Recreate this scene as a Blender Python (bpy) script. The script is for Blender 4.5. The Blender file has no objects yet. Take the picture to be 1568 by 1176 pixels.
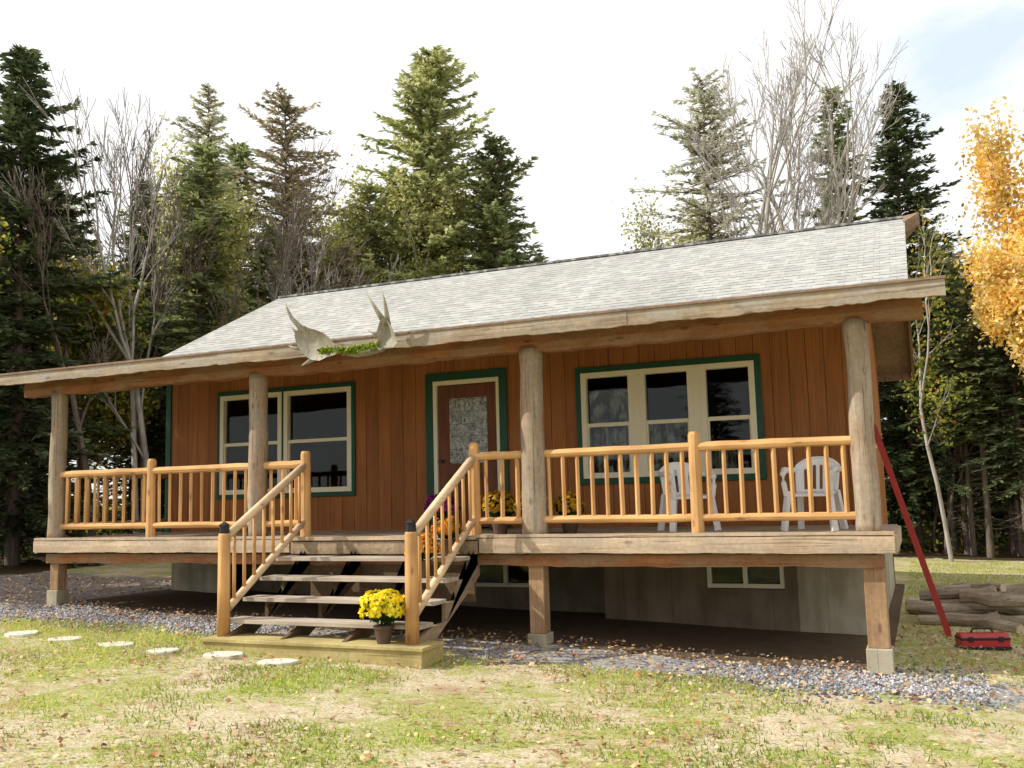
import bpy, bmesh, random
import numpy as np
from math import *
from mathutils import Vector, Matrix
random.seed(7)
S=bpy.context.scene
col=S.collection
# ------------------------------------------------------------ materials
def newmat(name):
    m=bpy.data.materials.new(name);m.use_nodes=True
    nt=m.node_tree
    for n in list(nt.nodes):nt.nodes.remove(n)
    out=nt.nodes.new('ShaderNodeOutputMaterial')
    return m,nt,out
def N(nt,t,**k):
    n=nt.nodes.new(t)
    for a,b in k.items():setattr(n,a,b)
    return n
def ramp(nt,fac,stops):
    r=N(nt,'ShaderNodeValToRGB')
    while len(r.color_ramp.elements)<len(stops):r.color_ramp.elements.new(.5)
    for e,(p,c) in zip(r.color_ramp.elements,stops):
        e.position=p;e.color=(*c,1) if len(c)==3 else c
    nt.links.new(fac,r.inputs[0]);return r.outputs[0]
def noise(nt,vec,scale,detail=4,rough=.55,dist=0):
    n=N(nt,'ShaderNodeTexNoise');n.inputs['Scale'].default_value=scale;n.inputs['Detail'].default_value=detail
    n.inputs['Roughness'].default_value=rough;n.inputs['Distortion'].default_value=dist
    nt.links.new(vec,n.inputs['Vector']);return n.outputs['Fac']
def mapping(nt,vec,sc,loc=(0,0,0)):
    m=N(nt,'ShaderNodeMapping');m.inputs['Scale'].default_value=sc;m.inputs['Location'].default_value=loc
    nt.links.new(vec,m.inputs[0]);return m.outputs[0]
def mix(nt,f,a,b,mode='MIX'):
    m=N(nt,'ShaderNodeMix',data_type='RGBA',blend_type=mode)
    for s,v in((0,f),(6,a),(7,b)):
        if isinstance(v,(int,float)):m.inputs[s].default_value=v
        elif isinstance(v,tuple):m.inputs[s].default_value=(*v,1)
        else:nt.links.new(v,m.inputs[s])
    return m.outputs[2]
def mth(nt,op,a,b=None,c=None):
    m=N(nt,'ShaderNodeMath',operation=op)
    for i,v in enumerate((a,b,c)):
        if v is None:continue
        if isinstance(v,(int,float)):m.inputs[i].default_value=v
        else:nt.links.new(v,m.inputs[i])
    return m.outputs[0]
def bump(nt,h,st,dist=.02):
    b=N(nt,'ShaderNodeBump');b.inputs['Strength'].default_value=st;b.inputs['Distance'].default_value=dist
    nt.links.new(h,b.inputs['Height']);return b.outputs[0]
def bsdf(nt,out,colr,rough=.7,normal=None,spec=.3):
    b=N(nt,'ShaderNodeBsdfPrincipled')
    if isinstance(colr,tuple):b.inputs['Base Color'].default_value=(*colr,1)
    else:nt.links.new(colr,b.inputs['Base Color'])
    b.inputs['Roughness'].default_value=rough;b.inputs['Specular IOR Level'].default_value=spec
    if normal is not None:nt.links.new(normal,b.inputs['Normal'])
    nt.links.new(b.outputs[0],out.inputs[0]);return b
def coord(nt):return N(nt,'ShaderNodeTexCoord').outputs['Object']
def wood(name,c1,c2,axis='X',fine=28,rough=.75,knots=.6,bs=.35,weather=None,crack=0):
    m,nt,out=newmat(name);v=coord(nt)
    sc={'X':(1.2,fine,fine),'Y':(fine,1.2,fine),'Z':(fine,fine,1.2)}[axis]
    g=noise(nt,mapping(nt,v,sc),1,5,.6,.6)
    c=ramp(nt,g,[(.3,c1),(.7,c2)])
    lo=noise(nt,v,1.7,3)
    c=mix(nt,.75,c,ramp(nt,lo,[(.3,(.62,.6,.58)),(.7,(1.15,1.15,1.15))]),'MULTIPLY')
    if weather:
        w=noise(nt,mapping(nt,v,{'X':(2,6,6),'Y':(6,2,6),'Z':(6,6,1.5)}[axis],(3,1,2)),1,4)
        c=mix(nt,ramp(nt,w,[(.42,(0,0,0)),(.62,(1,1,1))]),c,weather)
    if crack:
        ck=noise(nt,mapping(nt,v,{'X':(1.,45,45),'Y':(45,1.,45),'Z':(45,45,1.)}[axis],(7,5,3)),1,3,.5,1.2)
        c=mix(nt,mth(nt,'MULTIPLY',ramp(nt,ck,[(.60,(0,0,0)),(.68,(1,1,1))]),crack),c,(c1[0]*.3,c1[1]*.28,c1[2]*.25))
        fn=noise(nt,v,22,4,.7);c=mix(nt,.6,c,ramp(nt,fn,[(.3,(.68,.66,.62)),(.7,(1.2,1.2,1.2))]),'MULTIPLY')
    if knots:
        vo=N(nt,'ShaderNodeTexVoronoi');vo.inputs['Scale'].default_value=1
        nt.links.new(mapping(nt,v,{'X':(2.5,7,7),'Y':(7,2.5,7),'Z':(7,7,2.5)}[axis]),vo.inputs['Vector'])
        k=ramp(nt,vo.outputs['Distance'],[(.07,(1,1,1)),(.16,(0,0,0))])
        c=mix(nt,mth(nt,'MULTIPLY',k,knots),c,(c1[0]*.3,c1[1]*.25,c1[2]*.25))
    bsdf(nt,out,c,rough,bump(nt,g,bs,.01));return m
def plain(name,c,rough=.6,var=.2,scale=8,bs=.1,spec=.3):
    m,nt,out=newmat(name);v=coord(nt);n=noise(nt,v,scale,5)
    cc=mix(nt,n,tuple(x*(1-var) for x in c),tuple(min(1,x*(1+var)) for x in c))
    bsdf(nt,out,cc,rough,bump(nt,n,bs,.01),spec);return m
def leafmat(name,stops,trans=.35,clump=True):
    m,nt,out=newmat(name)
    a=N(nt,'ShaderNodeAttribute');a.attribute_name='tint'
    c=ramp(nt,a.outputs['Fac'],stops)
    if clump:
        n=noise(nt,coord(nt),.9,3)
        c=mix(nt,.8,c,ramp(nt,n,[(.35,(.6,.6,.6)),(.65,(1.35,1.35,1.3))]),'MULTIPLY')
    d=N(nt,'ShaderNodeBsdfDiffuse');t=N(nt,'ShaderNodeBsdfTranslucent');x=N(nt,'ShaderNodeMixShader')
    nt.links.new(c,d.inputs[0]);nt.links.new(c,t.inputs[0]);x.inputs[0].default_value=trans
    nt.links.new(d.outputs[0],x.inputs[1]);nt.links.new(t.outputs[0],x.inputs[2]);nt.links.new(x.outputs[0],out.inputs[0]);return m

def siding_mat():
    m,nt,out=newmat('stained_siding');v=coord(nt)
    g=noise(nt,mapping(nt,v,(40,40,1.5)),1,5,.65,.5)
    c=ramp(nt,g,[(.25,(.25,.092,.026)),(.75,(.43,.175,.055))])
    lo=noise(nt,mapping(nt,v,(2.3,1,.6)),1,3)
    c=mix(nt,.7,c,ramp(nt,lo,[(.3,(.72,.68,.64)),(.7,(1.15,1.12,1.1))]),'MULTIPLY')
    sx=N(nt,'ShaderNodeSeparateXYZ');nt.links.new(v,sx.inputs[0])
    wn=N(nt,'ShaderNodeTexWhiteNoise',noise_dimensions='1D');nt.links.new(mth(nt,'FLOOR',mth(nt,'DIVIDE',mth(nt,'ADD',sx.outputs[0],10.42),.203)),wn.inputs['W'])
    c=mix(nt,.5,c,ramp(nt,wn.outputs['Value'],[(0,(.78,.77,.76)),(1,(1.12,1.12,1.12))]),'MULTIPLY')
    bsdf(nt,out,c,.7,bump(nt,g,.3,.006));return m
M_siding=siding_mat()
M_groove=plain('groove_shadow_wood',(.10,.035,.012),.9)
M_ceil=wood('ceiling_wood',(.26,.10,.035),(.42,.19,.07),'Y')
M_beam=wood('beam_wood',(.24,.10,.04),(.40,.18,.075),'X',14,weather=(.30,.18,.10),crack=.5)
M_fascia=wood('weathered_fascia',(.28,.21,.14),(.46,.37,.27),'X',22,weather=(.36,.32,.27),crack=.6)
M_railx=wood('cedar_rail_x',(.54,.29,.11),(.76,.46,.20),'X')
M_railz=wood('cedar_rail_z',(.52,.27,.10),(.74,.44,.19),'Z')
M_raily=wood('sunlit_cedar_rail_y',(.60,.42,.24),(.80,.62,.42),'Y')  # paler than the other cedar: sunlight on the rails put into the colour
M_post=wood('peeled_log',(.30,.235,.175),(.48,.41,.33),'Z',20,knots=.6,bs=.8,weather=(.33,.235,.16),crack=.7)
M_sup=wood('support_post',(.32,.19,.10),(.47,.31,.18),'Z',18,crack=.4)
M_deckf=wood('deck_fascia',(.46,.33,.22),(.64,.50,.36),'X',20,weather=(.45,.36,.27),crack=.6)
M_deck=wood('deck_boards',(.36,.28,.2),(.54,.44,.34),'X',20,knots=.3)
M_tread=wood('stair_tread',(.36,.30,.24),(.56,.49,.40),'X',24,knots=.3)
M_plat=wood('stair_base_board',(.42,.34,.13),(.55,.46,.22),'X',14,knots=.3,crack=.5)
M_string=wood('stringer_wood',(.30,.21,.13),(.42,.33,.22),'Y',20,crack=.5)
M_strd=wood('shaded_stringer_wood',(.10,.065,.035),(.17,.11,.06),'Y',20)  # stringer wood darkened: shade under the treads put into the colour
M_green=plain('green_trim_paint',(.012,.075,.045),.45,.3,20)
M_cream=plain('cream_window_frame',(.82,.78,.60),.45,.06,10,.05)
M_white=plain('white_plastic',(.86,.87,.88),.35,.04,6,.02,.5)
M_door=wood('door_wood',(.14,.05,.03),(.24,.095,.05),'Z',20,knots=0)
M_black=plain('black_metal',(.02,.02,.02),.4)
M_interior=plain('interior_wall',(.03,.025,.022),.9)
M_rake=wood('rake_board',(.20,.12,.08),(.32,.22,.15),'Y',20)
M_red=plain('red_ladder_paint',(.36,.035,.03),.4)
M_stone=plain('stepping_stone',(.60,.58,.50),.9,.25,14,.4)
def shingles():
    m,nt,out=newmat('asphalt_shingles');v=coord(nt)
    b=N(nt,'ShaderNodeTexBrick');b.offset=.37
    nt.links.new(mapping(nt,v,(1,1,0)),b.inputs['Vector'])
    b.inputs['Color1'].default_value=(.44,.435,.415,1);b.inputs['Color2'].default_value=(.33,.325,.31,1);b.inputs['Mortar'].default_value=(.22,.22,.21,1)
    b.inputs['Scale'].default_value=1;b.inputs['Mortar Size'].default_value=.003;b.inputs['Mortar Smooth'].default_value=.2
    b.inputs['Brick Width'].default_value=.19;b.inputs['Row Height'].default_value=.125;b.inputs['Bias'].default_value=-.1
    sep=N(nt,'ShaderNodeSeparateXYZ');nt.links.new(v,sep.inputs[0])
    fr=mth(nt,'FRACT',mth(nt,'DIVIDE',sep.outputs[1],.125))
    seg=noise(nt,mapping(nt,v,(5.5,8.,0)),1,1,.5)
    shadow_line=mth(nt,'MULTIPLY',mth(nt,'LESS_THAN',fr,.22),ramp(nt,seg,[(.42,(.15,.15,.15)),(.52,(1,1,1))]))  # shadow under each shingle course, painted as a dark line
    n=noise(nt,v,70,3);n2=noise(nt,mapping(nt,v,(.6,.35,1)),1,4)
    c=mix(nt,mth(nt,'MULTIPLY',shadow_line,.85),b.outputs['Color'],(.10,.10,.10))
    c=mix(nt,.5,c,ramp(nt,n,[(.3,(.7,.7,.7)),(.7,(1.25,1.25,1.25))]),'MULTIPLY')
    c=mix(nt,.6,c,ramp(nt,n2,[(.3,(.8,.8,.78)),(.7,(1.1,1.1,1.1))]),'MULTIPLY')
    bsdf(nt,out,c,.85,bump(nt,shadow_line,-.6,.01));return m
M_shing=shingles()
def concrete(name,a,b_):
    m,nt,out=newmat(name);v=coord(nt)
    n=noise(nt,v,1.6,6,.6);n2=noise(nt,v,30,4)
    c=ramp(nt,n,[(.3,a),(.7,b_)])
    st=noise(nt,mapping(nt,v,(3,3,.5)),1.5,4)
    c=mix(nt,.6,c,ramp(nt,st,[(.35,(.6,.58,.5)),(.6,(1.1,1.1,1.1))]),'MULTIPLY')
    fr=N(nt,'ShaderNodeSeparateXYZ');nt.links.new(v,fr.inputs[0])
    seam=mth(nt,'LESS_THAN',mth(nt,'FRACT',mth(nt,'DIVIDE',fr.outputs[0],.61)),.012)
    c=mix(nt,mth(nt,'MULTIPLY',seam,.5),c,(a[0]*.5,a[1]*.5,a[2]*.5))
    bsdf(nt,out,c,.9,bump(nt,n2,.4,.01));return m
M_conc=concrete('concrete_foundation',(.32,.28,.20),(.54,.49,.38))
M_concd=concrete('stained_shaded_concrete_foundation',(.15,.12,.08),(.27,.22,.155))  # stained concrete, darker copy: under-porch shade put into the colour
def glassmat(name,refl=.02,tint=(.72,.75,.72)):
    m,nt,out=newmat(name)
    t=N(nt,'ShaderNodeBsdfTransparent');t.inputs[0].default_value=(*tint,1)
    g=N(nt,'ShaderNodeBsdfGlossy');g.inputs['Roughness'].default_value=.02;g.inputs[0].default_value=(.9,.93,.95,1)
    x=N(nt,'ShaderNodeMixShader');x.inputs[0].default_value=refl
    nt.links.new(t.outputs[0],x.inputs[1]);nt.links.new(g.outputs[0],x.inputs[2]);nt.links.new(x.outputs[0],out.inputs[0]);return m
M_glass=glassmat('window_glass')
def doorglass():
    m,nt,out=newmat('leaded_door_glass');v=coord(nt)
    b=N(nt,'ShaderNodeTexBrick');b.inputs['Scale'].default_value=1;b.inputs['Brick Width'].default_value=.13;b.inputs['Row Height'].default_value=.17;b.inputs['Mortar Size'].default_value=.003
    sx=N(nt,'ShaderNodeSeparateXYZ');nt.links.new(v,sx.inputs[0]);cx=N(nt,'ShaderNodeCombineXYZ');nt.links.new(sx.outputs[0],cx.inputs[0]);nt.links.new(sx.outputs[2],cx.inputs[1])
    nt.links.new(cx.outputs[0],b.inputs['Vector'])
    n=noise(nt,v,13,5,.7,1.5)
    c=mix(nt,b.outputs['Fac'],ramp(nt,n,[(.38,(.07,.075,.07)),(.62,(.50,.53,.50))]),(.08,.08,.08))
    bsdf(nt,out,c,.15,None,.6);return m
M_dglass=doorglass()
def curtain():
    m,nt,out=newmat('lace_curtain');v=coord(nt)
    n=noise(nt,mapping(nt,v,(4,1,2)),1.2,4,.5,2.)
    c=ramp(nt,n,[(.40,(.10,.10,.09)),(.62,(.92,.93,.92))])
    d=N(nt,'ShaderNodeBsdfDiffuse');nt.links.new(c,d.inputs[0]);nt.links.new(d.outputs[0],out.inputs[0]);return m
M_curt=curtain()
# ------------------------------------------------------------ mesh builder
class MB:
    def __init__(s):s.v=[];s.f=[];s.m=[];s.mats=[]
    def mi(s,m):
        if m not in s.mats:s.mats.append(m)
        return s.mats.index(m)
    def add(s,vs,fs,m):
        o=len(s.v);s.v+=[tuple(x) for x in vs];k=s.mi(m)
        for f in fs:s.f.append(tuple(i+o for i in f));s.m.append(k)
    def box(s,x0,x1,y0,y1,z0,z1,m):
        vs=[(x,y,z) for z in(z0,z1) for y in(y0,y1) for x in(x0,x1)]
        s.add(vs,[(0,2,3,1),(4,5,7,6),(0,1,5,4),(2,6,7,3),(0,4,6,2),(1,3,7,5)],m)
    def beam(s,p0,p1,w,h,m,up=(0,0,1)):
        p0=Vector(p0);p1=Vector(p1);d=(p1-p0).normalized();u=Vector(up)
        r=d.cross(u)
        if r.length<1e-4:r=d.cross(Vector((1,0,0)))
        r.normalize();u=r.cross(d)
        vs=[p+r*a*w/2+u*b*h/2 for p in(p0,p1) for b in(-1,1) for a in(-1,1)]
        s.add(vs,[(0,2,3,1),(4,5,7,6),(0,1,5,4),(2,6,7,3),(0,4,6,2),(1,3,7,5)],m)
    def tube(s,pts,rs,m,n=10,wob=0,caps=True,flat=1):
        pts=[Vector(p) for p in pts];o=len(s.v);k=s.mi(m)
        ph=[random.uniform(0,6.28) for _ in range(3)]
        for i,p in enumerate(pts):
            d=(pts[min(i+1,len(pts)-1)]-pts[max(i-1,0)]).normalized()
            a=d.cross(Vector((0,0,1))) if abs(d.z)<.95 else d.cross(Vector((0,1,0)))
            a.normalize();b=d.cross(a)
            for j in range(n):
                t=2*pi*j/n
                r=rs[i]*(1+wob*(sin(2*t+ph[0]+i*.15)+.6*sin(3*t+ph[1]+i*.3)+.5*random.uniform(-1,1)))
                q=a*cos(t)*r+b*sin(t)*r
                s.v.append(tuple(p+Vector((q.x,q.y*flat,q.z))))
        for i in range(len(pts)-1):
            for j in range(n):
                s.f.append((o+i*n+j,o+i*n+(j+1)%n,o+(i+1)*n+(j+1)%n,o+(i+1)*n+j));s.m.append(k)
        if caps:
            s.f.append(tuple(o+j for j in range(n))[::-1]);s.m.append(k)
            s.f.append(tuple(o+(len(pts)-1)*n+j for j in range(n)));s.m.append(k)
    def prism(s,pts,off,m):
        n=len(pts);off=Vector(off);q=[Vector(p) for p in pts];
        s.add(q+[p+off for p in q],[tuple(range(n))[::-1],tuple(range(n,2*n))]+[(i,(i+1)%n,n+(i+1)%n,n+i) for i in range(n)],m)
    def obj(s,name,parent=None,bevel=0,smooth=False):
        me=bpy.data.meshes.new(name);me.from_pydata(s.v,[],s.f)
        for m in s.mats:me.materials.append(m)
        me.polygons.foreach_set('material_index',s.m)
        bm=bmesh.new();bm.from_mesh(me);bmesh.ops.recalc_face_normals(bm,faces=bm.faces);bm.to_mesh(me);bm.free()
        if smooth:me.polygons.foreach_set('use_smooth',[True]*len(me.polygons))
        o=bpy.data.objects.new(name,me);col.objects.link(o)
        if parent:o.parent=parent
        if bevel:
            b=o.modifiers.new('bev','BEVEL');b.width=bevel;b.segments=2;b.limit_method='ANGLE'
        return o
def empty(name,loc=(0,0,0)):
    e=bpy.data.objects.new(name,None);e.location=loc;col.objects.link(e);e.empty_display_size=.3;return e
def npmesh(name,V,F,mats,tint=None,mi=None,smooth=False):
    me=bpy.data.meshes.new(name);V=np.asarray(V,dtype=np.float32);F=np.asarray(F,dtype=np.int32)
    k=F.shape[1];me.vertices.add(len(V));me.vertices.foreach_set('co',V.ravel())
    me.loops.add(F.size);me.loops.foreach_set('vertex_index',F.ravel())
    me.polygons.add(len(F));me.polygons.foreach_set('loop_start',np.arange(0,F.size,k,dtype=np.int32))
    if mi is not None:me.polygons.foreach_set('material_index',np.asarray(mi,dtype=np.int32))
    me.update(calc_edges=True)
    for m in mats:me.materials.append(m)
    if tint is not None:
        a=me.attributes.new('tint','FLOAT','FACE');a.data.foreach_set('value',np.asarray(tint,dtype=np.float32))
    return me
def addobj(name,me,loc=(0,0,0),rot=0,sc=1,parent=None):
    o=bpy.data.objects.new(name,me);o.location=loc;o.rotation_euler=(0,0,rot)
    o.scale=sc if isinstance(sc,tuple) else (sc,)*3
    col.objects.link(o)
    if parent:o.parent=parent
    return o
def gz(x,y):
    z=.04-.035*np.clip(x,-24,9)
    return z+.0*y
# ============================================================ CABIN
cabin=empty('log_porch_cabin')
PX=[-10.405,-7.014,-3.351,0.0];D=2.085;DK=1.3;BACK=8.35
XL,XR=-10.42,-0.11
wins=[(-9.33,-8.24,1.88,3.33),(-8.14,-7.02,1.88,3.33),(-3.46,-2.82,1.95,3.25),(-2.68,-2.06,1.95,3.25),(-1.91,-1.31,1.95,3.25)]
doorop=(-5.62,-4.70,1.3,3.28)
ops=wins+[doorop]
mb=MB()
cuts=sorted(set([round(XL+i*.203,4) for i in range(int((XR-XL)/.203)+1)]+[XR]))
allc=sorted(set(cuts+[v for o in ops for v in o[:2]]))
for a,b in zip(allc[:-1],allc[1:]):
    if b-a<.004:continue
    zs=[(1.18,4.05)]
    for o in ops:
        if o[0]-1e-4<=a and b<=o[1]+1e-4:
            nz=[]
            for z0,z1 in zs:
                if o[2]>z0:nz.append((z0,o[2]))
                if o[3]<z1:nz.append((o[3],z1))
            zs=nz
    ga=.003 if a in cuts else 0;gb=.003 if b in cuts else 0
    for z0,z1 in zs:
        mb.box(a+ga,b-gb,D,D+.018,z0,z1,M_siding);mb.box(a,b,D+.0195,D+.09,z0,z1,M_groove)
mb.obj('front_wall',cabin)
mb=MB()
RY,RZ=5.2,5.62;KY,KZ=2.08,4.06
for x,s in((XL,1),(XR,-1)):
    for i in range(31):
        y0=D+.1+i*(BACK-D-.1)/31;y1=y0+(BACK-D-.1)/31
        zt=lambda y:min(KZ+(y-KY)*.5,KZ+(8.32-y)*.5)-.12
        pts=[(x,y0+.004,1.0),(x,y1-.004,1.0),(x,y1-.004,zt(y1)),(x,y0+.004,zt(y0))]
        mb.prism(pts,(s*.02,0,0),M_siding)
    mb.prism([(x+s*.022,D+.1,1.0),(x+s*.022,BACK,1.0),(x+s*.022,BACK,3.95),(x+s*.022,RY,5.4),(x+s*.022,D+.1,3.95)],(s*.06,0,0),M_groove)
mb.box(XL,XR,BACK,BACK+.1,1.0,3.95,M_siding)
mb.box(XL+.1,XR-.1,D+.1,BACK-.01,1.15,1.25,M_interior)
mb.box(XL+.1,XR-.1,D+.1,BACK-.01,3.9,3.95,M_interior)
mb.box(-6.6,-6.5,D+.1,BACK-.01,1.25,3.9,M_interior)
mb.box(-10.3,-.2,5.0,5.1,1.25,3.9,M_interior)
mb.obj('gable_and_rear_walls',cabin)
mb=MB()
mb.box(XL-.03,XL+.07,D-.03,D-.002,1.3,4.0,M_green)
mb.box(XR-.07,XR+.003,D-.03,D-.002,1.3,3.6,M_siding)
mb.box(XR+.005,XR+.085,D-.03,D+.05,1.1,3.95,M_cream)
def casing(x0,x1,z0,z1,w,y,m,bottom=True,t=.03):
    mb.box(x0-w,x1+w,y-t,y,z1,z1+w,m)
    if bottom:mb.box(x0-w,x1+w,y-t,y,z0-w,z0,m)
    mb.box(x0-w,x0,y-t,y,z0,z1,m);mb.box(x1,x1+w,y-t,y,z0,z1,m)
casing(-9.36,-8.21,1.85,3.36,.065,D-.002,M_green);casing(-8.165,-7.0,1.85,3.36,.065,D-.005,M_green)
casing(-3.49,-1.28,1.92,3.28,.075,D-.002,M_green)
casing(-5.67,-4.66,1.3,3.33,.11,D-.002,M_green,False)
mb.obj('green_trim',cabin,.004)
mb=MB();gl=MB()
def sash(x0,x1,z0,z1):
    w=.04;y0=D-.045
    mb.box(x0-.03,x1+.03,y0,D+.05,z1-w,z1+.03,M_cream);mb.box(x0-.03,x1+.03,y0,D+.05,z0-.03,z0+w,M_cream)
    mb.box(x0-.03,x0+w,y0,D+.05,z0+w,z1-w,M_cream);mb.box(x1-w,x1+.03,y0,D+.05,z0+w,z1-w,M_cream)
    zm=(z0+z1)/2
    mb.box(x0+w,x1-w,y0+.02,D+.04,zm-.025,zm+.025,M_cream)
    mb.box(x0+w,x0+w+.02,y0+.025,D+.04,z0+w,zm-.025,M_cream);mb.box(x1-w-.02,x1-w,y0+.025,D+.04,z0+w,zm-.025,M_cream)
    gl.box(x0+w,x1-w,D+.005,D+.008,z0+w,zm-.025,M_glass);gl.box(x0+w,x1-w,D+.025,D+.028,zm+.025,z1-w,M_glass)
for o in wins:sash(*o)
for a,b in((-2.79,-2.71),(-2.03,-1.94)):mb.box(a,b,D-.043,D,1.92,3.28,M_cream)
mb.obj('window_frames',cabin,.003);gl.obj('window_glass',cabin)
mb=MB()
def curt(x0,x1,z0,z1,y):
    n=40;vs=[];fs=[]
    for i in range(n+1):
        x=x0+(x1-x0)*i/n;yy=y+.03*sin(i*1.3)+.02*sin(i*.7)
        vs+=[(x,yy,z0),(x,yy,z1)]
    for i in range(n):fs.append((2*i,2*i+2,2*i+3,2*i+1))
    mb.add(vs,fs,M_curt)
curt(-3.42,-2.92,1.9,3.05,D+.10);curt(-2.70,-2.05,1.9,2.6,D+.12);curt(-1.9,-1.6,1.9,2.3,D+.2)
mb.obj('lace_curtains',cabin)
mb=MB()
mb.box(-5.67,-5.61,D-.02,D+.06,1.3,3.33,M_cream);mb.box(-4.71,-4.66,D-.02,D+.06,1.3,3.33,M_cream);mb.box(-5.61,-4.71,D-.02,D+.06,3.27,3.33,M_cream)
y0,y1=D+.01,D+.05
mb.box(-5.6,-5.44,y0,y1,1.32,3.26,M_door);mb.box(-4.86,-4.72,y0,y1,1.32,3.26,M_door)
mb.box(-5.44,-4.86,y0,y1,3.08,3.26,M_door);mb.box(-5.44,-4.86,y0,y1,1.32,1.56,M_door);mb.box(-5.44,-4.86,y0,y1,2.02,2.18,M_door)
mb.box(-5.44,-4.86,y0+.015,y1,1.56,2.02,M_door);mb.box(-5.44,-4.86,y0+.012,y1-.01,2.18,3.08,M_dglass)
mb.tube([(-5.54,D+.01,2.22),(-5.54,D-.06,2.22)],[.022,.03],M_black)
mb.obj('front_door',cabin,.004)
mb=MB()
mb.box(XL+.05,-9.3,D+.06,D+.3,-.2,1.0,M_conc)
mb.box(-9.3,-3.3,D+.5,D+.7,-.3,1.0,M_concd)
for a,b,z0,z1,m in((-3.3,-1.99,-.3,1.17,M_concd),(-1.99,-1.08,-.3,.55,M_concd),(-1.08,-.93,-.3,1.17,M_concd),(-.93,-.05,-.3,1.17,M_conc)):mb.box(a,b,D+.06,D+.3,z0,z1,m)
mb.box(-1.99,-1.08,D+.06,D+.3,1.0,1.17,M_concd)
mb.box(-.35,-.05,D+.3,BACK,-.4,1.0,M_conc);mb.box(XL+.05,XL+.3,D+.3,BACK,-.4,1.0,M_conc);mb.box(XL,-.05,BACK-.3,BACK,-.4,1.0,M_conc)
mb.obj('foundation',cabin)
mb=MB();
def bwin(x0,x1,z0,z1,y):
    for a in((x0,x0+.05,z0,z1),((x0+x1)/2-.025,(x0+x1)/2+.025,z0,z1),(x1-.05,x1,z0,z1)):mb.box(a[0],a[1],y-.03,y+.02,a[2],a[3],M_cream)
    mb.box(x0+.05,x1-.05,y-.025,y+.015,z0,z0+.05,M_cream);mb.box(x0+.05,x1-.05,y-.025,y+.015,z1-.05,z1,M_cream)
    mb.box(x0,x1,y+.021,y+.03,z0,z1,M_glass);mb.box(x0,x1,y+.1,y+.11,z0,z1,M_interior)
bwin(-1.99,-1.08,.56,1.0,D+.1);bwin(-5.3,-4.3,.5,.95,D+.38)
mb.obj('basement_windows',cabin)
mb=MB()
n=16
for i in range(n):
    y0=-.12+i*(D+.115)/n;mb.box(-10.6,.2,y0+.003,y0+(D+.115)/n-.003,DK-.035,DK,M_deck)
for i in range(26):
    x=-10.5+i*.42;mb.box(x,x+.04,.1,D-.01,1.06,DK-.037,M_sup)
mb.obj('deck_floor',cabin)
def rough_board(x0,x1,y,t,z0,z1,m,amp=.012,n=120,amp2=None,seed=0):
    rng=np.random.RandomState(seed);amp2=amp if amp2 is None else amp2
    def wav():
        xs=np.linspace(0,1,n+1);w=np.zeros(n+1)
        for k in range(1,7):w+=np.sin(xs*2*pi*k*(2.2+.7*k)+rng.rand()*6.28)/k**.8
        return w/2+rng.randn(n+1)*.12
    wb,wt=wav()*amp,wav()*amp2;xs=np.linspace(x0,x1,n+1);vs=[];fs=[]
    for i in range(n+1):
        vs+=[(xs[i],y,z0+wb[i]),(xs[i],y-t,z0+wb[i]),(xs[i],y-t*1.1,(z0+z1)/2),(xs[i],y-t,z1+wt[i]),(xs[i],y,z1+wt[i])]
    for i in range(n):
        for j in range(5):
            a=i*5+j;b=i*5+(j+1)%5;fs.append((a,b,b+5,a+5))
    fs+=[(0,1,2,3,4),tuple(n*5+j for j in(4,3,2,1,0))]
    mbx.add(vs,fs,m)
mbx=MB()
rough_board(-10.62,-6.42,-.13,.045,1.135,1.285,M_deckf,.006,60,.003,1)
rough_board(-6.40,-3.96,-.13,.04,1.12,1.26,M_string,.004,60,.002,5)
rough_board(-3.94,.22,-.13,.045,1.13,1.285,M_deckf,.006,60,.003,2)
rough_board(-10.5,.12,-.02,.05,.99,1.11,M_beam,.012,120,.002,3)
mbx.box(.2,.235,-.13,D,1.12,1.285,M_deckf);mbx.box(-10.64,-10.602,-.13,D,1.12,1.285,M_deckf)
mbx.box(-10.62,-6.4,-.17,-.1,1.294,1.325,M_deckf);mbx.box(-3.98,.22,-.17,-.1,1.294,1.325,M_deckf);mbx.box(-6.4,-3.98,-.19,-.1,1.275,1.315,M_deckf)
mbx.obj('deck_rim',cabin)
mb=MB()
for i,(x,r) in enumerate(zip(PX,(.108,.115,.130,.112))):
    n=22;pts=[];rs=[];ph=random.random()*6
    for k in range(n+1):
        t=k/n;pts.append((x+.006*sin(k*.5+i*2),.0+.006*sin(k*.4+i),DK+t*2.02));rs.append(r*(1.03-.05*t+.04*(t>.93)+.012*sin(k*.9+ph)+.015*random.uniform(-1,1)))
    mb.tube(pts,rs,M_post,20,.022)
mb.obj('log_posts',cabin,0,True)
mb=MB()
for x,w,pz in((PX[0],.075,.62),(PX[2],.085,.28),(PX[3]+.02,.095,.26)):
    g=float(gz(x,0))
    mb.box(x-w,x+w,.0-w+.06,w+.06,pz,1.1,M_sup)
    mb.prism([(x-w-.02,-w+.03,g-.15),(x+w+.02,-w+.03,g-.15),(x+w+.02,w+.09,g-.15),(x-w-.02,w+.09,g-.15)],(0,0,pz-g+.15),M_conc)
mb.obj('support_posts',cabin,.008)
RT=DK+.92
nodes=[PX[0],-8.72,PX[1],-6.31,None,-4.06,PX[2],-1.60,PX[3]]
mb=MB()
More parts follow.
